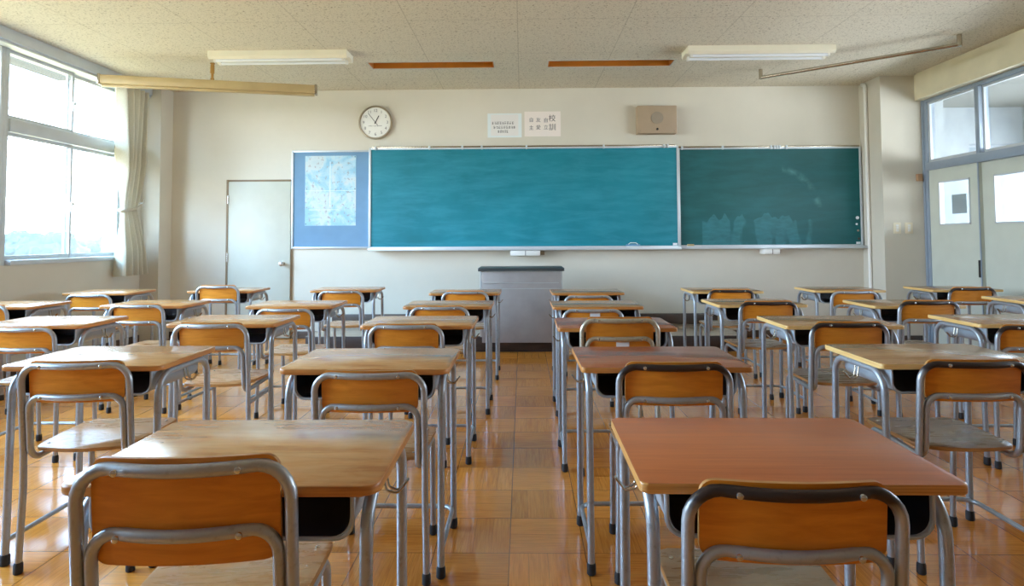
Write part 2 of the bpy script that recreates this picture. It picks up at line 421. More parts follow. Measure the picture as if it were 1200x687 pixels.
# left wall: parapet, lintel strip and the solid ends around the window band
SILL = .965; HEAD = 2.90
W0, W1 = .18, 6.74
bm = B()
box(bm, XL-.3, XL, YB, YF, 0, SILL); box(bm, XL-.3, XL, YB, YF, HEAD, H)
box(bm, XL-.3, XL, W1, YF, SILL, HEAD); box(bm, XL-.3, XL, YB, W0, SILL, HEAD)
struct('wall_left', bm, 'wall_in', smooth=False)
bm = B(); box(bm, XL, -4.33, YB, 6.95, 2.875, H, .008); box(bm, XL, -4.35, YB, 6.95, 2.85, 2.875, .004)
struct('trim_1', bm, 'frame')                                   # curtain box along the window head
bm = B(); box(bm, XL, -4.23, 6.955, YF, 0, H); struct('trim_2', bm, 'wall_in', smooth=False)   # left corner pillar
bm = B(); box(bm, 4.02, XR+.1, 6.775, YF, 0, H); struct('trim_3', bm, 'wall_in', smooth=False)  # right corner pillar
# window units on the left: outer frame, transom, mullion, sash stiles, panes
def window_unit(name, y0, y1):
    bm = B(); xa, xb = XL-.13, XL-.02
    w = .045
    box(bm, xa, xb, y0, y0+w, SILL, HEAD, .005); box(bm, xa, xb, y1-w, y1, SILL, HEAD, .005)
    box(bm, xa, xb, y0+w, y1-w, HEAD-.04, HEAD, .005); box(bm, xa, xb+.05, y0+w, y1-w, SILL, SILL+.045, .005)
    box(bm, xa, xb+.02, y0+w, y1-w, 2.13, 2.245, .006)
    root = struct(name, bm, 'frame')
    ym = (y0+y1)/2
    for (z0, z1) in ((SILL+.045, 2.13), (2.245, HEAD-.04)):
        for k, (a, b, xo) in enumerate(((y0+w, ym+.022, -.06), (ym-.022, y1-w, -.095))):
            bm = B(); s = .028; x0, x1 = XL+xo-.012, XL+xo+.012
            box(bm, x0, x1, a, a+s, z0, z1, .003); box(bm, x0, x1, b-s, b, z0, z1, .003)
            box(bm, x0, x1, a+s, b-s, z0, z0+.04, .003); box(bm, x0, x1, a+s, b-s, z1-.03, z1, .003)
            so = obj('sash', bm, 'frame', root)
            bm = B(); box(bm, XL+xo-.003, XL+xo+.003, a+s, b-s, z0+.04, z1-.03); obj('pane', bm, 'glass', so, smooth=False)
            if k == 0:
                bm = B(); zc = z0+(z1-z0)*.45
                box(bm, x1, x1+.014, b-.026, b-.006, zc-.045, zc+.045, .004)
                lathe(bm, [(.018, 0), (.02, .004), (.016, .016)], 14, 'X', org=(x1+.012, b-.016, zc+.03))
                obj('latch', bm, 'alu', so)
    return root
wy = [W1, 5.10, 3.46, 1.82, W0]
for i in range(4): window_unit('window_%d' % (i+1), wy[i+1], wy[i])
bm = B(); box(bm, XL, XL+.012, YB, 6.955, 0, .085, .002); struct('baseboard_left', bm, 'skirt')
bm = B(); box(bm, -4.23, -3.55, YF-.012, YF, 0, .085, .002); box(bm, -2.745, -2.28, YF-.012, YF, 0, .085, .002); box(bm, 2.30, 4.02, YF-.012, YF, 0, .085, .002)
box(bm, -2.27, 2.29, YF-.02, YF, .165, .285, .002)
struct('baseboard_front', bm, 'skirt')
bm = B(); box(bm, 4.01, XR, 6.763, 6.775, 0, .085, .002); struct('baseboard_right', bm, 'skirt')
# right wall: beam over the doors, frame, doors, glazed openings towards the corridor
bm = B(); box(bm, 4.37, 4.62, YB, 6.70, 2.69, H, .004); box(bm, 4.40, 4.62, 6.70, 6.775, 2.69, H); struct('trim_4', bm, 'cream', smooth=False)
bm = B()
box(bm, XR, 4.60, YB, 5.18, 0, .95); box(bm, XR, 4.60, YB, 5.18, 2.55, 2.69)
for a, b in ((YB, 2.0), (4.9, 5.18)): box(bm, XR, 4.60, a, b, .95, 2.55)
box(bm, 4.50, 4.60, 6.745, 6.9, 0, 2.69)
struct('wall_right', bm, 'wall_in', smooth=False)
n = 5
for a, b in ((2.0, 4.9),):
    bm = B(); w = .04; x0, x1 = 4.48, 4.56; m_ = (a+b)/2
    box(bm, x0, x1, a, a+w, .95, 2.55, .004); box(bm, x0, x1, b-w, b, .95, 2.55, .004); box(bm, x0, x1, m_-.03, m_+.03, .95, 2.55, .004)
    box(bm, x0, x1, a+w, b-w, .95, .99, .004); box(bm, x0, x1, a+w, b-w, 2.51, 2.55, .004); box(bm, x0, x1, a+w, b-w, 1.90, 1.98, .004)
    r_ = struct('window_%d' % n, bm, 'frame'); n += 1
    bm = B(); box(bm, 4.517, 4.523, a+w, b-w, .99, 2.51); obj('pane', bm, 'glass', r_, smooth=False)
# transom window over the doors
bm = B(); x0, x1 = 4.47, 4.57
box(bm, x0, x1, 6.70, 6.745, 0, 2.69, .005); box(bm, x0, x1, 5.18, 5.225, 0, 2.69, .005)
box(bm, x0-.02, x1, 5.225, 6.70, 1.90, 1.985, .005); box(bm, x0, x1, 5.225, 6.70, 2.655, 2.69, .004)
box(bm, x0, x1, 5.935, 5.99, 1.985, 2.655, .005)
box(bm, 4.46, 4.48, 6.743, 6.772, 0, 2.69, .003)
wr = struct('window_%d' % n, bm, 'frame_d')
for a, b, xo in ((5.225, 5.95, 4.525), (5.975, 6.70, 4.50)):
    bm = B(); s = .03
    box(bm, xo-.012, xo+.012, a, a+s, 1.985, 2.655, .003); box(bm, xo-.012, xo+.012, b-s, b, 1.985, 2.655, .003)
    box(bm, xo-.012, xo+.012, a+s, b-s, 1.985, 2.02, .003); box(bm, xo-.012, xo+.012, a+s, b-s, 2.63, 2.655, .003)
    so = obj('sash', bm, 'frame', wr)
    bm = B(); box(bm, xo-.003, xo+.003, a+s, b-s, 2.02, 2.63); obj('pane', bm, 'glass', so, smooth=False)
    if a > 5.9:
        bm = B(); box(bm, xo-.024, xo-.012, a+.006, a+.022, 2.28, 2.36, .003); obj('latch', bm, 'black', so)
def sliding_door(name, y0, y1, gx, g0, g1):
    bm = B(); x0, x1 = gx-.017, gx+.017; za, zb = 1.295, 1.765
    box(bm, x0, x1, y0, y1, .01, za); box(bm, x0, x1, y0, y1, zb, 1.90); box(bm, x0, x1, y0, g0, za, zb); box(bm, x0, x1, g1, y1, za, zb)
    d = struct(name, bm, 'door_r', smooth=False)
    bm = B()
    box(bm, x0-.006, x1+.006, g0, g0+.014, za, zb); box(bm, x0-.006, x1+.006, g1-.014, g1, za, zb); box(bm, x0-.006, x1+.006, g0, g1, za, za+.014); box(bm, x0-.006, x1+.006, g0, g1, zb-.014, zb)
    obj('pane_frame', bm, 'frame', d, smooth=False)
    bm = B(); box(bm, gx-.003, gx+.003, g0+.014, g1-.014, za+.014, zb-.014); obj('pane', bm, 'glass', d, smooth=False)
    return d
d = sliding_door('door_2', 5.985, 6.70, 4.50, 6.10, 6.55)
bm = B(); box(bm, 4.47, 4.486, 5.99, 6.012, .77, .94, .003); obj('door_handle', bm, 'black', d)
bm = B(); box(bm, 4.478, 4.484, 5.978, 5.994, .01, 1.90); obj('edge_strip', bm, 'frame_d', d, smooth=False)
d = sliding_door('door_3', 5.225, 6.0, 4.538, 5.34, 5.84)
# corridor beyond the doors
bm = B(); box(bm, 4.62, 7.0, YB-.2, 8.6, -.2, 0); struct('floor_corridor', bm, 'corridor', smooth=False)
bm = B(); box(bm, 4.62, 7.2, YB-.2, 8.6, H, H+.12); struct('ceiling_corridor', bm, 'corr_c', smooth=False)
bm = B(); box(bm, 7.0, 7.2, YB-.2, 8.6, -.2, .75); box(bm, 7.0, 7.2, YB-.2, 8.6, 2.25, H)
for y in (-1.9, 1.5, 4.6, 7.6): box(bm, 7.0, 7.2, y, y+.3, .75, 2.25)
box(bm, 4.6, 7.0, 8.5, 8.7, 0, H); box(bm, 4.6, 4.8, 6.9, 8.5, 0, H)
struct('wall_corridor', bm, 'corr_w', smooth=False)
# paper stuck to the corridor side of the door glass
bm = B(); box(bm, 4.509, 4.511, 6.19, 6.40, 1.41, 1.61); tag(obj('notice_sheet', bm, 'ext', smooth=False), 'small grey square sheet stuck on the glass pane of the right hand door', 'notice')
# back left door
bm = B(); box(bm, -3.525, -2.775, YF-.03, YF, .01, 1.875, .002); d = struct('door_1', bm, 'door')
bm = B(); box(bm, -3.55, -3.526, YF-.035, YF, 0, 1.90, .002); box(bm, -3.526, -2.765, YF-.02, YF, 1.878, 1.90, .002); box(bm, -2.774, -2.760, YF-.02, YF, 0, 1.878, .002)
obj('door_frame', bm, 'brown', d)
bm = B(); lathe(bm, [(.026, 0), (.026, .006), (.012, .010), (.012, .035), (.024, .042), (.029, .056), (.024, .07), (.008, .074)], 18, 'Y')
for v in bm.verts: v.co.y = -v.co.y
for v in bm.verts: v.co += Vector((-2.86, YF-.03, .89))
obj('door_knob', bm, 'chrome', d)
for z in (.97, 1.66):
    bm = B(); lathe(bm, [(.008, -.05), (.008, .05)], 10, 'Z', org=(-3.528, YF-.037, z)); obj('hinge', bm, 'chrome', d)

# ------------------------------------------------------------------ teacher's platform
bm = B(); box(bm, -2.27, 2.29, 6.30, YF-.001, .03, .165, .004, mi=0); box(bm, -2.25, 2.27, 6.32, YF-.001, 0, .03)
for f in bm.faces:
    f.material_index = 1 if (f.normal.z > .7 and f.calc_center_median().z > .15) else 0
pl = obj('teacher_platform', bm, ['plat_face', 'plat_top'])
tag(pl, 'low dark wooden teacher platform along the front wall under the chalkboards', 'platform')

# ------------------------------------------------------------------ front wall things
Yw = YF
def board(name, label, x0, x1, z0, z1, depth, mat, frame_b=.02):
    root = thing(name, label, 'chalkboard', ((x0+x1)/2, Yw, (z0+z1)/2))
    w, h = (x1-x0)/2, (z1-z0)/2
    bm = B(); box(bm, -w+.02, w-.02, -depth, 0, -h+.02, h-.02); obj('writing_surface', bm, mat, root, smooth=False)
    bm = B(); t = .022
    box(bm, -w, -w+t, -depth-.012, 0, -h, h, .003); box(bm, w-t, w, -depth-.012, 0, -h, h, .003)
    box(bm, -w+t, w-t, -depth-.012, 0, h-t, h, .003); box(bm, -w+t, w-t, -depth-.012, 0, -h, -h+t, .003)
    obj('board_frame', bm, 'alu', root)
    return root
b1 = board('chalkboard', 'large teal chalkboard at the centre of the front wall', -1.815, 1.845, 1.062, 2.262, .085, 'board')
b2 = board('chalkboard', 'darker green chalkboard with rubbed chalk marks, right of the large one', 1.85, 4.005, 1.066, 2.245, .03, 'board2')
for bo, x0, x1, zb, yb in ((b1, -1.82, 1.825, -.6, -.1), (b2, -1.08, 1.10, -.59, -.045)):
    bm = B(); box(bm, x0, x1, yb-.075, 0, zb-.022, zb, .004); box(bm, x0, x1, yb-.08, yb-.07, zb-.022, zb+.012, .003)
    obj('chalk_ledge', bm, 'alu', bo)
for bo, xs_, z, yb in ((b1, [-1.75, -1.11, -.72, -.49, .04, .95, 1.66, 1.70], .6, -.1), (b2, [-1.03, -.55, .02, .06, .09, .12, .20], .59, -.045)):
    bm = B(); box(bm, xs_[0]-.04, 1.06 if bo is b2 else 1.80, yb-.004, yb+.02, z-.004, z+.014, .003); rl = obj('hook_rail', bm, 'rod', bo)
    for x in xs_:
        bm = B(); box(bm, x-.011, x+.011, yb-.02, yb+.004, z-.028, z+.016, .004); obj('rail_hook', bm, 'alu', bo)
def small_box(name, label, cat, x0, x1, z0, z1, y0, y1, mats, bev=.005, group=None):
    bm = B(); box(bm, x0, x1, y0, y1, z0, z1, bev); o = obj(name, bm, mats)
    return tag(o, label, cat, group)
def cleaner(label, x0, x1, z1):
    t = thing('eraser_cleaner', label, 'eraser cleaner', ((x0+x1)/2, Yw, z1)); w = (x1-x0)/2
    bm = B(); box(bm, -w, w*.98, -.17, -.0, -.062, -.001, .006); obj('casing', bm, 'white', t)
    bm = B(); box(bm, -.004, .004, -.172, -.168, -.06, -.004); obj('seam', bm, 'inkgrey', t, smooth=False)
    bm = B(); box(bm, w*.98, w*1.28, -.12, -.02, -.055, -.01, .005); obj('end_cap', bm, 'brown', t)
cleaner('white eraser cleaner box under the ledge of the large teal chalkboard', -.14, .21, 1.038)
cleaner('small white eraser cleaner under the ledge of the darker right chalkboard', 2.80, 2.98, 1.042)
def eraser(label, x, z, y, ln=.16):
    t = thing('chalkboard_eraser', label, 'eraser', (x, y, z))
    bm = B(); box(bm, -ln/2, ln/2, -.025, .025, 0, .018, .004); obj('felt', bm, 'paper_b', t)
    bm = B(); box(bm, -ln/2, ln/2, -.025, .025, .018, .038, .004); obj('back', bm, 'pin', t)
    bm = B(); tube(bm, [(-ln*.35, 0, .038), (-ln*.2, 0, .055), (ln*.2, 0, .055), (ln*.35, 0, .038)], .005, 6); obj('strap', bm, 'paper_b', t)
eraser('blackboard eraser lying near the right end of the large teal chalkboard ledge', 1.29, 1.064, YF-.135)
bm = B()
lathe(bm, [(.006, -.035), (.006, .035)], 8, 'X'); tag(obj('chalk_stick', bm, 'white', loc=(2.06, YF-.085, 1.078)), 'white chalk stick on the left end of the right chalkboard ledge', 'chalk')
small_box('chalk_box', 'small cream chalk box on the left end of the right chalkboard ledge', 'box', 1.935, 2.01, 1.067, 1.10, YF-.10, YF-.065, 'beige', .004)
for (x, z, r_, mt, lb) in ((3.945, 1.40, .019, 'label', 'largest pale round magnet, topmost at right edge of the dark chalkboard'), (3.935, 1.325, .012, 'label', 'small white round magnet, second from the top at right edge of dark chalkboard'),
                       (3.95, 1.25, .012, 'grille', 'dull grey round magnet, third from the top at right edge of dark chalkboard'), (3.955, 1.155, .013, 'skirt', 'dark round magnet, lowest at right edge of the dark chalkboard')):
    bm = B(); lathe(bm, [(r_, 0), (r_, -.006), (r_*.8, -.009)], 16, 'Y'); tag(obj('round_magnet', bm, mt, loc=(x, YF-.0305, z)), lb, 'magnet')
small_box('maker_plate', 'tiny pale plate at the lower right corner of the large teal chalkboard', 'plate', 1.765, 1.815, 1.088, 1.115, YF-.0875, YF-.0855, 'label', 0)
small_box('maker_plate', 'tiny pale plate at the lower right corner of the dark chalkboard', 'plate', 3.925, 3.975, 1.092, 1.118, YF-.0325, YF-.0305, 'label', 0)
# pin board + map
pb = thing('pin_board', 'pale blue pin board with white frame left of the teal chalkboard', 'pin board', (-2.29, Yw, 1.652))
bm = B(); box(bm, -.455, .455, -.02, 0, -.565, .575); obj('pin_cloth', bm, 'pin', pb, smooth=False)
bm = B()
box(bm, -.475, -.453, -.03, 0, -.585, .595, .003); box(bm, .453, .468, -.03, 0, -.585, .595, .003); box(bm, -.453, .453, -.03, 0, .573, .595, .003); box(bm, -.453, .453, -.03, 0, -.585, -.563, .003)
obj('board_frame', bm, 'alu', pb)
mp = thing('wall_map', 'pale blue and white map sheet pinned to the blue board', 'map', (-2.297, YF-.0205, 1.762))
bm = B(); box(bm, -.307, .307, -.002, 0, -.42, .42); obj('sheet', bm, 'map', mp, smooth=False)
bm = B(); box(bm, -.008, -.002, -.0025, -.0015, -.19, .35); box(bm, -.307, .307, -.0025, -.0015, -.002, .001); box(bm, -.26, .1, -.0025, -.0015, -.232, -.228); obj('fold_line', bm, 'label', mp, smooth=False)
for x, z in ((-.295, -.40), (.295, .405), (.295, .02), (-.285, .02)):
    bm = B(); lathe(bm, [(.006, 0), (.006, -.004)], 8, 'Y', org=(x, -.002, z)); obj('pin', bm, 'ink', mp)
# clock
ck = thing('wall_clock', 'round white wall clock with metal rim above the chalkboard', 'clock', (-1.757, YF, 2.58))
bm = B(); lathe(bm, [(.19, 0), (.203, -.01), (.206, -.03), (.20, -.045), (.186, -.046), (.182, -.03), (.18, -.02)], 48, 'Y', cap=False); obj('rim', bm, 'gold', ck)
bm = B(); lathe(bm, [(.183, -.005), (.183, -.027)], 48, 'Y'); obj('dial', bm, 'dial', ck)
for h in range(1, 13):
    a = R(90-30*h); textmesh(str(h), .05, 'inkgrey', ck, (.143*math.cos(a), -.0285, .143*math.sin(a)), name='numeral')
def hand(name, ang, l, t, w, y):
    bm = B(); box(bm, -w/2, w/2, y-.002, y, -t, l)
    o = obj(name, bm, 'black', ck, smooth=False); o.rotation_euler = (0, R(ang), 0)
hand('hour_hand', 27, .09, .02, .010, -.031); hand('minute_hand', -38, .14, .045, .006, -.034)
bm = B(); lathe(bm, [(.008, -.028), (.008, -.037)], 12, 'Y'); obj('hub', bm, 'black', ck)
bm = B()
for i in range(13): box(bm, -.085+i*.013, -.085+i*.013+random.uniform(.004, .009), -.0285, -.0275, -.046-random.uniform(0, .003), -.038)
obj('dial_print', bm, 'inkgrey', ck, smooth=False)
# framed sheets above the board
p1 = thing('poster', 'bluish white paper with three printed lines above the chalkboard, left sheet', 'poster', (-.205, YF, 2.535))
bm = B(); box(bm, -.205, .205, -.004, 0, -.145, .145); obj('backing', bm, 'paper_b', p1, smooth=False)
bm = B(); box(bm, -.165, .165, -.006, -.004, -.125, .13); obj('sheet', bm, 'paper_w', p1, smooth=False)
bm = B()
for zc, n_, xc in ((.03, 9, -.02), (-.022, 9, .0), (-.072, 5, -.02)):
    wd = .030 if n_ > 5 else .026
    for i in range(n_):
        x = xc+(i-(n_-1)/2)*wd; g = .0125
        for k in range(3):
            z = zc+(k-1)*.012+random.uniform(-.003, .003); box(bm, x-g*random.uniform(.6, 1), x+g*random.uniform(.6, 1), -.0066, -.0058, z-.0017, z+.0017)
        for k in range(2):
            xx = x+random.uniform(-.01, .01); box(bm, xx-.0017, xx+.0017, -.0066, -.0058, zc-.018, zc+random.uniform(0, .018))
obj('printed_lines', bm, 'ink', p1, smooth=False)
p2 = thing('poster', 'pinkish white paper with black characters in columns, right sheet above the chalkboard', 'poster', (.25, YF, 2.55))
bm = B(); box(bm, -.217, .217, -.004, 0, -.15, .15); obj('sheet', bm, 'paper_p', p2, smooth=False)
for ch, x, z, s in (('校', .115, .062, .088), ('訓', .118, -.045, .088), ('自', .04, .04, .058), ('立', .04, -.045, .058), ('友', -.05, .045, .058), ('愛', -.05, -.045, .058), ('自', -.135, .045, .058), ('主', -.135, -.05, .058)):
    textmesh(ch, s, 'ink', p2, (x, -.0045, z), name='character')
# speaker
sp = thing('wall_speaker', 'beige box loudspeaker with round grille high on the front wall', 'speaker', (1.595, YF, 2.57))
bm = B(); box(bm, -.232, .232, -.12, 0, -.165, .165, .008); obj('cabinet', bm, 'speaker', sp)
bm = B(); lathe(bm, [(.072, -.12), (.072, -.124), (.066, -.126)], 32, 'Y', org=(0, 0, .02)); obj('grille', bm, 'grille', sp)
bm = B(); lathe(bm, [(.014, -.12), (.014, -.128), (.01, -.131)], 12, 'Y', org=(0, 0, -.115)); obj('knob', bm, 'black', sp)
for x in (-.2, .2):
    bm = B(); lathe(bm, [(.005, -.12), (.005, -.123)], 8, 'Y', org=(x, 0, -.135)); obj('screw', bm, 'chrome', sp)
# right pillar: pipe, switches, latch
t = thing('conduit_pipe', 'white vertical pipe running up the side of the right corner pillar', 'pipe', (4.0, 7.03, 0))
bm = B(); tube(bm, [(0, 0, .0), (0, 0, 2.9)], .02, 12); obj('pipe', bm, 'white', t)
bm = B(); tube(bm, fillet([(0, 0, 2.86), (0, 0, 2.93), (.02, .09, 2.97)], .03), .024, 12); obj('elbow', bm, 'white', t)
for x, lb in ((4.16, 'light switch plate on the right pillar, the left one of two'), (4.29, 'light switch plate on the right pillar, the right one nearer the door')):
    s_ = thing('light_switch', lb, 'switch', (x, 6.775, 1.27))
    bm = B(); box(bm, -.042, .042, -.008, 0, -.062, .062, .004); obj('plate', bm, 'switch', s_)
    for z in (-.028, 0, .028):
        bm = B(); box(bm, -.014, .014, -.014, -.008, z-.011, z+.011, .002); obj('rocker', bm, 'white', s_)
small_box('door_latch', 'small tan block fixed to the pillar beside the right hand door frame', 'latch', 4.385, 4.44, 1.79, 1.87, 6.74, 6.775, 'tan', .006)

# ------------------------------------------------------------------ ceiling things
def fluor(label, x0, x1, y0, y1):
    t = thing('ceiling_light', label, 'ceiling light', ((x0+x1)/2, (y0+y1)/2, H))
    w, d_ = (x1-x0)/2, (y1-y0)/2
    bm = B()
    prof = [(-d_, 0), (-d_, -.055), (-d_+.025, -.075), (-.03, -.045), (.03, -.045), (d_-.025, -.075), (d_, -.055), (d_, 0)]
    a = [bm.verts.new((-w, y, z)) for y, z in prof]; b = [bm.verts.new((w, y, z)) for y, z in prof]
    for i in range(len(prof)): bm.faces.new((a[i], a[(i+1) % len(prof)], b[(i+1) % len(prof)], b[i]))
    bm.faces.new(a); bm.faces.new(b)
    obj('housing', bm, 'lamp', t, ang=20)
    for s in (-1, 1):
        bm = B(); lathe(bm, [(.014, -w+.05), (.014, w-.05)], 12, 'X', org=(0, s*.055, -.078)); obj('lamp_tube', bm, 'label', t)
        for e in (-1, 1):
            bm = B(); box(bm, e*(w-.045)-.012, e*(w-.045)+.012, s*.055-.016, s*.055+.016, -.094, -.055, .003); obj('lamp_holder', bm, 'white', t)
fluor('white twin tube ceiling light at the left, behind the hanging screen case', -2.99, -1.66, 5.63, 5.86)
fluor('white twin tube ceiling light at the right, beside the slanting metal rod', 1.57, 2.95, 5.63, 5.87)
for x0, x1, lb in ((-1.57, -.285, 'long orange recessed lamp slot in the ceiling, left of centre'), (.275, 1.555, 'long orange recessed lamp slot in the ceiling, right of centre')):
    t = thing('recessed_light', lb, 'ceiling light', ((x0+x1)/2, 6.175, H)); w = (x1-x0)/2
    bm = B()
    box(bm, -w, w, -.115, -.105, 0, .16); box(bm, -w, w, .105, .115, 0, .16); box(bm, -w, -w+.01, -.105, .105, 0, .16); box(bm, w-.01, w, -.105, .105, 0, .16); box(bm, -w, w, -.115, .115, .16, .17)
    obj('trough', bm, 'orange', t, smooth=False)
    bm = B(); r_ = .012
    box(bm, -w-r_, w+r_, -.115-r_, -.115, -.006, 0); box(bm, -w-r_, w+r_, .115, .115+r_, -.006, 0); box(bm, -w-r_, -w, -.115, .115, -.006, 0); box(bm, w, w+r_, -.115, .115, -.006, 0)
    obj('rim', bm, 'slotrim', t, smooth=False)
    bm = B(); lathe(bm, [(.016, -w+.08), (.016, w-.08)], 12, 'X', org=(0, 0, .12)); obj('lamp_tube', bm, 'label', t)
# metal rod slung under the ceiling
t = thing('ceiling_rod', 'slanting steel rod hung from the ceiling by two short posts, right side', 'rod', (2.57, 6.46, H))
bm = B(); d = Vector((3.92-2.57, 5.40-6.46, 0)); tube(bm, [(0, 0, -.09), tuple(d+Vector((0, 0, -.09)))], .018, 12); obj('rod', bm, 'rod', t)
for p in ((0, 0, 0), tuple(d)):
    bm = B(); tube(bm, [(p[0], p[1], -.105), (p[0], p[1], 0)], .02, 10); obj('post', bm, 'rod', t)
# projection screen case hanging from one pole
t = thing('projection_screen_case', 'long beige projection screen case hanging by one pole near the left window', 'screen', (-3.09, 6.03, H))
a_, b_ = Vector((-4.13, 5.79, 2.755)), Vector((-2.17, 6.28, 2.755)); dv = (b_-a_); mid = (a_+b_)/2
cs = bpy.data.objects.new('tmp', None)
ang = math.atan2(dv.y, dv.x); ln = dv.length/2
bm = B(); box(bm, -ln, ln, -.045, .045, -.045, .045, .012); o = obj('case', bm, 'beige', t); o.location = mid-t.location; o.rotation_euler = (0, 0, ang)
bm = B(); box(bm, -ln*.985, ln*.985, -.02, .02, -.068, -.045, .005); o2 = obj('bottom_bar', bm, 'beige', t); o2.location = mid-t.location; o2.rotation_euler = (0, 0, ang)
for s in (-1, 1):
    bm = B(); box(bm, s*ln-.012, s*ln+.012, -.05, .05, -.05, .05, .004); o2 = obj('end_cap', bm, 'rod', t); o2.location = mid-t.location; o2.rotation_euler = (0, 0, ang)
bm = B(); lathe(bm, [(.022, 0), (.022, -.012), (.014, -.014), (.014, -.02), (.02, -.022), (.02, -.105), (.012, -.108), (.012, -.15), (.018, -.155), (.018, -.182)], 14, 'Z', org=(mid.x-t.location.x, mid.y-t.location.y, 0)); obj('hanging_pole', bm, 'brass', t)
bpy.data.objects.remove(cs)

# ------------------------------------------------------------------ curtain
t = thing('curtain', 'cream curtain tied back at the end of the left window', 'curtain', (-4.33, 6.625, 0))
bm = B(); nz, nu = 46, 90
def cw(z):   # left and right limit along the wall, per height
    if z > 1.52: k = (z-1.52)/(2.86-1.52); k = k**.6; return -.18-.10*k, .0+.19*k*.8+.02
    k = (1.52-z)/(1.52-.79); k = k**.8; return -.18-.05*k, .02+.21*k
grid = []
for i in range(nz+1):
    z = .79+(2.86-.79)*i/nz; l, r_ = cw(z); row = []
    amp = .085*(0.4+min(1, abs(z-1.52)*2.2)*.6)
    for j in range(nu+1):
        u = j/nu; ph = u*2*PI*4.6+.6*math.sin(z*2.0)
        y = l+(r_-l)*u
        x = amp*math.sin(ph)+.012*math.sin(u*23+z*3)
        row.append(bm.verts.new((x, y, z+.006*math.sin(ph))))
    grid.append(row)
for i in range(nz):
    for j in range(nu): bm.faces.new((grid[i][j], grid[i][j+1], grid[i+1][j+1], grid[i+1][j]))
obj('cloth', bm, 'curtain', t, ang=80)
bm = B(); ring = [(.052*math.cos(a), -.08+.118*math.sin(a), 1.52+.02*math.sin(a)) for a in [2*PI*k/20 for k in range(21)]]
tube(bm, ring, .018, 8); obj('tieback', bm, 'curtain', t)
bm = B(); tube(bm, fillet([(-.085, .21, 1.60), (-.02, .21, 1.60), (-.0, .21, 1.64)], .02), .006, 8); tube(bm, [(.0, .04, 1.525), (-.03, .21, 1.60)], .005, 6); obj('wall_hook', bm, 'chrome', t)

# ------------------------------------------------------------------ lectern
t = thing('lectern', 'grey steel lectern with dark top at the edge of the platform', 'lectern', (-.015, 6.5, .165))
x0, x1 = -.425, .425
bm = B(); box(bm, x0+.02, x1-.02, -.265, -.25, -.058, .672, .004)
for v in bm.verts:   # dented lower hem
    if v.co.z < -.04: pass
obj('front_panel', bm, 'steel', t)
bm = B(); box(bm, x0+.02, x1-.02, -.268, -.262, .492, .498); box(bm, x0+.035, x1-.035, -.270, -.263, .55, .556); obj('panel_fold', bm, 'steel_hi', t, smooth=False)
for s in (-1, 1):
    bm = B(); a = x0 if s < 0 else x1-.022; box(bm, a, a+.022, -.258, .22, .0, .68, .003); obj('side_panel', bm, 'steel_hi', t)
bm = B(); prism(bm, rrect(x0-.02, x1+.02, -.285, .24, .012), .675, .705, .004); obj('lectern_top', bm, 'blackedge', t)
bm = B(); box(bm, x0+.022, x1-.022, -.24, .21, .38, .395); obj('shelf', bm, 'steel', t, smooth=False)

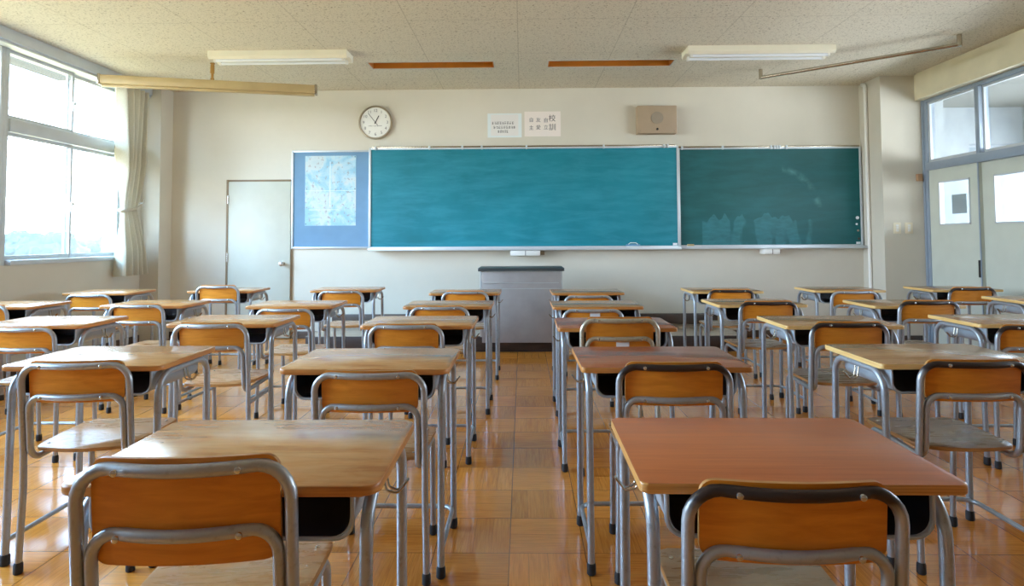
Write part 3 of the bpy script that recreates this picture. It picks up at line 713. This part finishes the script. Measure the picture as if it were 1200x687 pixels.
# ------------------------------------------------------------------ desks
DW, DD, DH = .60, .41, .72
def make_desk(top, edge, cr=.03):
    root = thing('school_desk', '', 'desk')
    bm = B(); prism(bm, rrect(-DW/2, DW/2, -DD/2, DD/2, cr), DH-.019, DH, .004, 0, 1)
    o = obj('desk_top', bm, [top, edge], root, ang=50)
    for s in (-1, 1):
        x = s*.272
        yn, yf = -DD/2+.035, DD/2-.035
        bm = B(); tube(bm, fillet([(x, yn-.012, .03), (x, yn, .683), (x, yf, .683), (x, yf+.012, .03)], .075, 8), .0125, 12)
        lf = obj('leg_frame', bm, 'tube_leg', root)
        for yy in (yn-.012, yf+.012):
            bm = B(); lathe(bm, [(.013, .0), (.0165, .004), (.016, .034), (.0135, .04)], 12, 'Z', org=(x, yy, 0)); obj('rubber_foot', bm, 'rubber', lf)
    x, yn, yf = .272, -DD/2+.03, DD/2-.03
    bm = B(); tube(bm, fillet([(-x, yn, .088), (-x, yf, .088), (x, yf, .088), (x, yn, .088)], .05, 6), .009, 10); obj('foot_bar', bm, 'tube_leg', root)
    # book tray: thin folded steel shell open to the front
    bm = B(); w_, zb, zt, rr = .246, .612, .694, .035; ya, yb = -DD/2+.03, DD/2-.06
    prof = [(-w_, zt)]
    for k in range(7): a = R(180+90*k/6); prof.append((-w_+rr+rr*math.cos(a), zb+rr+rr*math.sin(a)))
    for k in range(7): a = R(270+90*k/6); prof.append((w_-rr+rr*math.cos(a), zb+rr+rr*math.sin(a)))
    prof.append((w_, zt))
    th = .004
    def inner(p):
        return (p[0]*(w_-th)/w_, max(p[1]+ (th if p[1] < zt-.03 else 0), zb+th))
    ou = [[bm.verts.new((x_, y_, z_)) for x_, z_ in prof] for y_ in (ya, yb)]
    inn = [[bm.verts.new((inner(p)[0], y_, inner(p)[1])) for p in prof] for y_ in (ya, yb-.004)]
    n_ = len(prof)
    for i in range(n_-1):
        bm.faces.new((ou[0][i], ou[0][i+1], ou[1][i+1], ou[1][i])).material_index = 0
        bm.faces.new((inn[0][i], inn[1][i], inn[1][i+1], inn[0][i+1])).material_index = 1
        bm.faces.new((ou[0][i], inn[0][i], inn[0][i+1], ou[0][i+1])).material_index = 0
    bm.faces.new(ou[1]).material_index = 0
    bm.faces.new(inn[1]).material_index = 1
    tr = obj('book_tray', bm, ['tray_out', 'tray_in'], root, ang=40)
    bm = B(); tube(bm, [(p[0]*1.006, ya-.001, p[1]) for p in prof], .0045, 8); obj('tray_rim', bm, 'tray_out', tr)
    for s in (-1, 1):
        bm = B(); xx = s*.272
        for dy in (-.012, .012):
            tube(bm, fillet([(xx-s*.01, .02+dy, .678), (xx-s*.002, .02+dy, .625), (xx+s*.022, .02+dy*.6, .618), (xx+s*.044, .02+dy*.3, .645)], .012, 4), .0028, 6)
        obj('bag_hook', bm, 'rod', root)
    return root
# ------------------------------------------------------------------ chairs
CHH = .74
def make_chair(long_panel=False, tubem='tube', seatm='seat', sticker=0, side_bar=False):
    root = thing('school_chair', '', 'chair')
    R0 = .0115; X0 = .188
    zt = CHH-R0
    # outer inverted U: rear foot, up, over the top rail (bowed back), down
    bow = lambda x: -.022*(1-(x/X0)**2)
    def upright(s): return [(s*(X0+.006), .034, .03), (s*X0, .040, .30), (s*X0, .036, .43), (s*X0, .012, zt)]
    left = fillet(upright(-1)[:4]+[(0, .012, zt)], [.4, .4, .058], 6)[:-1]
    right = [(-p[0], p[1], p[2]) for p in reversed(left)]
    xe = -left[-1][0]
    top = [(xx, .012-.024*(1-(xx/xe)**2)+0, zt) for xx in [-xe+2*xe*k/12 for k in range(1, 12)]]
    bm = B(); tube(bm, list(left)+top+list(right), R0, 12)
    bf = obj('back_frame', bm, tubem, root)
    for s in (-1, 1):
        bm = B(); lathe(bm, [(.0118, 0), (.0152, .004), (.0148, .034), (.0122, .04)], 12, 'Z', org=(s*(X0+.006), .034, 0)); obj('rubber_foot', bm, 'rubber', bf)
    # inner frame: lower back rail, down, forward under the seat, front legs
    X1 = X0-.0235; z2 = CHH-(.097 if sticker == 2 else .122); ysl = lambda z: .012+.024*(zt-z)/(zt-.43)
    pl_ = [(-X1, .385, .03), (-X1, .365, .408), (-X1, .040, .392), (-X1, ysl(z2), z2), (0, ysl(z2), z2)]
    left = fillet(pl_, [.05, .05, .045], 7)[:-1]
    right = [(-p[0], p[1], p[2]) for p in reversed(left)]
    xe = -left[-1][0]
    top = [(xx, ysl(z2)-.022*(1-(xx/xe)**2), z2) for xx in [-xe+2*xe*k/12 for k in range(1, 12)]]
    bm = B(); tube(bm, list(left)+top+list(right), R0*.97, 12)
    tube(bm, [(-X1, .31, .404), (X1, .31, .404)], .008, 8)
    sf = obj('seat_frame', bm, 'tube_beige' if tubem == 'tube_beige' else 'tube', root)
    for s in (-1, 1):
        bm = B(); lathe(bm, [(.0118, 0), (.0152, .004), (.0148, .034), (.0122, .04)], 12, 'Z', org=(s*X1, .385, 0)); obj('rubber_foot', bm, 'rubber', sf)
        if side_bar:
            bm = B(); tube(bm, [(s*X0*.99, .040, .335), (s*X1, .369, .335)], .008, 8); obj('side_bar', bm, tubem, root)
    # curved plywood back panel
    zhi = CHH+.006; zlo = z2-(.055 if long_panel else .020)
    bm = B(); nx, nzp = 16, 18; hw = X0-.022; th = .009; cr = .028
    grids = []
    for off in (0, th):
        g_ = []
        for i in range(nzp+1):
            z = zlo+(zhi-zlo)*(1-math.cos(PI*i/nzp))/2; row = []
            for j in range(nx+1):
                q = j/nx*2-1
                e = 1.0
                if z < zlo+cr: e = 1-(cr-math.sqrt(max(0, cr*cr-(zlo+cr-z)**2)))/hw
                if z > zhi-cr: e = min(e, 1-(cr-math.sqrt(max(0, cr*cr-(z-zhi+cr)**2)))/hw)
                x = q*hw*e
                y = ysl(z)-.024*(1-(x/X0)**2)+R0+.0015+off
                row.append(bm.verts.new((x, y, z)))
            g_.append(row)
        grids.append(g_)
    a_, b_ = grids
    for i in range(nzp):
        for j in range(nx):
            bm.faces.new((a_[i][j], a_[i][j+1], a_[i+1][j+1], a_[i+1][j])); bm.faces.new((b_[i][j], b_[i+1][j], b_[i+1][j+1], b_[i][j+1]))
    for i in range(nzp):
        for j in (0, nx): bm.faces.new((a_[i][j], a_[i+1][j], b_[i+1][j], b_[i][j])).material_index = 1
    for j in range(nx):
        for i in (0, nzp): bm.faces.new((a_[i][j], a_[i][j+1], b_[i][j+1], b_[i][j])).material_index = 1
    bp = obj('backrest', bm, ['ply', 'ply_edge'], root, ang=50)
    for x, z in ((-.105, zt), (.105, zt), (-.105, z2), (.105, z2)):
        y = ysl(z)-.024*(1-(x/X0)**2)
        bm = B(); lathe(bm, [(.0058, -R0+.002), (.0058, -R0-.0022), (.0035, -R0-.0034)], 12, 'Y', org=(x, y, z+.001)); obj('screw', bm, 'chrome', bp)
    if sticker:
        bm = B(); w_ = .032; zc = zt-.027 if sticker == 1 else z2-.026
        y = ysl(zc)-.024+R0+.0015
        box(bm, -w_+.012, w_+.012, y-.0012, y+.0006, zc-.011, zc+.011); obj('name_sticker', bm, 'label', bp, smooth=False)
    # seat
    ol = []
    for k in range(9): q = k/8*2-1; ol.append((q*.148, .052-.026*(1-q*q)))
    rr = .03
    for k in range(5): a = R(-90+90*k/4)
    ol += [(.162, .066), (.170, .10), (.177, .22), (.180, .33)]
    for k in range(6): a = R(90*k/5); ol.append((.180-rr+rr*math.cos(a), .37-rr+.02+rr*math.sin(a)))
    for k in range(6): a = R(90+90*k/5); ol.append((-.180+rr+rr*math.cos(a), .37-rr+.02+rr*math.sin(a)))
    ol += [(-.180, .33), (-.177, .22), (-.170, .10), (-.162, .066)]
    bm = B(); prism(bm, ol, .421, .434, .004, 0, 1); st_ = obj('seat', bm, [seatm, 'ply_edge'], root, ang=50)
    for x, y in ((-.15, .345), (.15, .345), (-.14, .09), (.14, .09)):
        bm = B(); lathe(bm, [(.0055, 0), (.0055, .0016), (.003, .0024)], 10, 'Z', org=(x, y, .434)); obj('screw', bm, 'chrome', st_)
    return root

# desk positions: column letter + row, centre x, front edge y, top finish, edge finish, description
DESKS = [('A5', -3.71, 5.19), ('B5', -2.71, 5.36), ('C5', -1.61, 5.38), ('D5', -.49, 5.05), ('E5', .545, 5.04), ('F5', 1.735, 5.14), ('G5', 2.785, 5.19), ('H5', 3.785, 5.21),
         ('A4', -3.71, 4.14), ('B4', -2.66, 4.17), ('C4', -1.605, 4.11), ('D4', -.51, 4.06), ('E4', .50, 4.02), ('F4', 1.62, 4.11), ('G4', 2.61, 4.02), ('H4', 3.78, 4.26),
         ('B3', -2.67, 3.22), ('C3', -1.64, 3.25), ('D3', -.56, 3.17), ('E3', .48, 3.07), ('F3', 1.65, 3.13), ('G3', 2.655, 3.17),
         ('C2', -1.61, 2.18), ('D2', -.56, 2.115), ('E2', .505, 2.14), ('F2', 1.575, 2.19),
         ('D1', -.57, 1.12), ('E1', .518, 1.135)]
TOP = {'E1': ('top_salmon', 'edge_ply'), 'E2': ('top_red', 'edge_tan'), 'E3': ('top_red', 'edge_tan'), 'C2': ('top_tan', 'edge_tan')}
look = {'top_salmon': 'smooth salmon red topped', 'top_red': 'reddish brown topped', 'top_tan': 'worn tan topped', 'top_brown': 'worn brown topped'}
def rowname(c, r):
    rows = sorted(int(k[0][1]) for k in DESKS if k[0][0] == c)
    n_ = len(rows); i = rows.index(r)
    if i == 0: return 'nearest the camera'
    if i == n_-1: return 'farthest back'
    if i == n_-2: return 'last but one from the camera'
    return ['', 'second from the camera', 'third from the camera'][i]
CCOL2 = {'A': 'window side column', 'B': 'second column from windows', 'C': 'third column from windows', 'D': 'column left of centre aisle',
         'E': 'column right of centre aisle', 'F': 'sixth column from windows', 'G': 'seventh column from windows', 'H': 'column beside right doors'}
protos = {}
for (k, x, yf) in DESKS:
    tp, eg = TOP.get(k, ('top_tan', 'edge_tan') if k[0] in 'ABCD' else ('top_brown', 'edge_pale' if k[0] in 'FGH' else 'edge_tan'))
    if (tp, eg) not in protos:
        o = protos[(tp, eg)] = make_desk(tp, eg, .03 if tp == 'top_tan' else .014)
    else: o = copy_tree(protos[(tp, eg)])
    o.location = (x, yf+DD/2, 0); o.rotation_euler = (0, 0, R(random.uniform(-.5, .5)))
    tag(o, '%s school desk, %s, %s' % (look[tp], rowname(k[0], int(k[1])), CCOL2[k[0]]), 'desk', 'school desks in rows')
# chairs: x, y of the top rail, height of the top rail, finish
CHAIRS = [('D1', -.606, 1.072, .782, 'L'), ('E1', .482, 1.09, .733, 'K'), ('C2', -1.592, 2.125, .743, 'N'), ('D2', -.527, 2.06, .721, 'N'), ('E2', .515, 2.07, .746, 'K'), ('F2', 1.577, 2.14, .739, 'K'),
          ('B3', -2.678, 3.17, .715, 'N'), ('C3', -1.59, 3.05, .750, 'S'), ('D3', -.604, 3.11, .733, 'N'), ('E3', .480, 3.00, .778, 'P'), ('F3', 1.641, 3.07, .743, 'K'), ('G3', 2.59, 3.10, .722, 'K'),
          ('A4', -3.70, 4.06, .739, 'N'), ('B4', -2.636, 4.08, .738, 'N'), ('C4', -1.57, 3.96, .722, 'N'), ('D4', -.547, 3.96, .731, 'N'), ('E4', .449, 3.88, .722, 'Q'), ('F4', 1.638, 4.06, .746, 'K'), ('G4', 2.624, 3.95, .758, 'K'),
          ('A5', -3.65, 5.02, .725, 'N'), ('B5', -2.70, 5.30, .772, 'N'), ('C5', -1.555, 5.14, .738, 'N'), ('D5', -.478, 5.00, .740, 'N'), ('E5', .524, 4.82, .721, 'N'), ('F5', 1.742, 5.08, .738, 'K'), ('G5', 2.73, 5.02, .729, 'N'), ('H5', 3.709, 5.05, .751, 'K')]
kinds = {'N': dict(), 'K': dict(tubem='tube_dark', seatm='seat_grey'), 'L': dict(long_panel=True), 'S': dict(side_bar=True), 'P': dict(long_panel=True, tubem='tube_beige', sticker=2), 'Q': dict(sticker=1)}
clook = {'N': 'orange plywood school chair with grey tubes', 'K': 'orange plywood school chair with brown painted-reflection top tube', 'L': 'orange plywood school chair with deep backrest', 'S': 'orange plywood school chair with grey side bars',
         'P': 'orange plywood school chair with beige tubes and white sticker', 'Q': 'orange chair with white sticker by top rail'}
CCOL = CCOL2
def cpos(c, r):
    rows = sorted(int(k[0][1]) for k in CHAIRS if k[0][0] == c); i = rows.index(r); n_ = len(rows)
    if n_ == 1: return 'only one visible'
    if i == 0: return 'nearest'
    if i == n_-1: return 'farthest'
    if i == n_-2: return 'last but one'
    return ['', 'second', 'third'][i]
cprotos = {}
for (k, x, y, zt, kd) in CHAIRS:
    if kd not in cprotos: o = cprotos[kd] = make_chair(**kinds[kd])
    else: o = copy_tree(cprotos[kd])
    o.location = (x, y, 0); o.scale = (1, 1, zt/CHH)
    o.rotation_euler = (0, 0, R({'D1': 4, 'C4': -2, 'C2': 3, 'E1': -1.5}.get(k, random.uniform(-1.5, 1.5))))
    tag(o, '%s, %s, %s' % (clook[kd], cpos(k[0], int(k[1])), CCOL[k[0]]), 'chair', 'school chairs tucked under desks')

# ------------------------------------------------------------------ outside
bm = B(); box(bm, -120, -5.5, -60, 90, -4.2, -4.0); struct('ground_outside', bm, 'ground', smooth=False)
bm = B(); box(bm, -5.14, XL-.31, YB, 6.55, 2.95, 3.1); struct('trim_5', bm, 'eave', smooth=False)     # eave slab above the windows
for i, (x, y, h_, r_) in enumerate([(-30.5, 36.5, 5.2, 1.5), (-33, 42.5, 5.6, 1.8), (-27.5, 34, 4.9, 1.3), (-37.5, 44.5, 5.9, 2.0), (-34.5, 49, 5.4, 1.9), (-30, 46, 5.2, 1.6), (-42, 50, 6.0, 2.0)]):
    t = thing('distant_tree', 'hazy pale tree far outside the left window', 'tree', (x, y, -4.0), group='trees outside the left window')
    bm = B(); bmesh.ops.create_icosphere(bm, subdivisions=4, radius=r_)
    rnd = random.Random(i); ph = [rnd.uniform(0, 6) for _ in range(6)]
    for v in bm.verts:
        n_ = v.co.normalized(); k = 1+.13*math.sin(n_.x*7+ph[0])*math.sin(n_.y*6+ph[1])+.10*math.sin(n_.z*9+ph[2])+.06*math.sin(n_.x*19+ph[3])*math.sin(n_.z*17+ph[4])+.05*rnd.uniform(-1, 1)
        v.co = v.co*k; v.co.z = v.co.z*1.15+h_-r_*1.1
    obj('crown', bm, 'foliage', t)
    bm = B(); tube(bm, [(0, 0, 0), (.1, 0, h_*.4), (0, .05, h_*.7)], [.22, .16, .08], 8); obj('trunk', bm, 'bark', t)
t = thing('distant_building', 'pale low building far outside the left window behind the trees', 'building', (-48, 70, -4))
bm = B(); box(bm, -7, 7, -4, 4, 0, 5.2); obj('wall', bm, 'hblock', t, smooth=False)
bm = B(); box(bm, -7.3, 7.3, -4.3, 4.3, 5.2, 5.6); obj('roof', bm, 'ext', t, smooth=False)
bm = B()
for k in range(6): box(bm, -6+k*2.1, -4.8+k*2.1, -4.05, -4, 2.6, 4.2)
obj('window', bm, 'ext', t, smooth=False)

# ------------------------------------------------------------------ light
w = bpy.data.worlds.new('World'); sc.world = w; w.use_nodes = True
nt = w.node_tree; bg = nt.nodes['Background']
tc = N(nt, 'ShaderNodeTexCoord'); sx = N(nt, 'ShaderNodeSeparateXYZ'); L(nt, tc.outputs['Generated'], sx.inputs[0])
col = ramp(nt, sx.outputs['Z'], [(.02, (.88, .95, 1.0, 1)), (.3, (.37, .64, 1.0, 1))])
L(nt, col, bg.inputs['Color']); bg.inputs['Strength'].default_value = 17.0
def portal(x, y0, y1, z0, z1, rot):
    la = bpy.data.lights.new('window_portal', 'AREA'); la.shape = 'RECTANGLE'; la.size = y1-y0; la.size_y = z1-z0
    la.cycles.is_portal = True
    o = bpy.data.objects.new('window_portal', la); C.objects.link(o); o.location = (x, (y0+y1)/2, (z0+z1)/2); o.rotation_euler = rot
    return o
portal(XL-.2, W0, W1, SILL, HEAD, (PI/2, 0, -PI/2))
portal(7.25, -1.9, 8.4, .75, 2.25, (PI/2, 0, PI/2))

# added blue fill lamp high outside the left windows, cools the lower front wall
la = bpy.data.lights.new('added_blue_fill', 'AREA'); la.shape = 'RECTANGLE'; la.size = 5; la.size_y = 2.5; la.energy = 1500; la.color = (.42, .69, 1.0)
o = bpy.data.objects.new('added_blue_fill', la); C.objects.link(o); o.location = (-9.5, 2.6, 4.9)
o.rotation_euler = (Vector((0, 6.0, .5))-o.location).to_track_quat('-Z', 'Y').to_euler()

# ------------------------------------------------------------------ camera
cam = bpy.data.cameras.new('camera'); co = bpy.data.objects.new('camera', cam); C.objects.link(co); sc.camera = co
f = 707.0; cam.sensor_fit = 'HORIZONTAL'; cam.sensor_width = 36; cam.lens = f*36/1200
yaw = math.atan(12/f); tp_ = R(2.3); cyp = 280-f*math.tan(tp_)
F = Vector((-math.sin(yaw)*math.cos(tp_), math.cos(yaw)*math.cos(tp_), math.sin(tp_)))
Rr = Vector((math.cos(yaw), math.sin(yaw), 0)); U = Rr.cross(F)
ro = R(.3); R2 = Rr*math.cos(ro)-U*math.sin(ro); U2 = U*math.cos(ro)+Rr*math.sin(ro)
mt = Matrix((R2, U2, -F)).transposed()
co.matrix_world = Matrix.Translation((0, 0, 1.173)) @ mt.to_4x4()
cam.shift_y = -(343.5-cyp)/1200; cam.clip_start = .05; cam.clip_end = 400

sc.view_settings.view_transform = 'Standard'; sc.view_settings.look = 'None'; sc.view_settings.exposure = 0.5; sc.view_settings.gamma = 1.06
try:
    sc.cycles.use_denoising = True
    sc.cycles.max_bounces = 10; sc.cycles.diffuse_bounces = 6; sc.cycles.transparent_max_bounces = 16
    sc.cycles.sample_clamp_indirect = 25
except Exception: pass
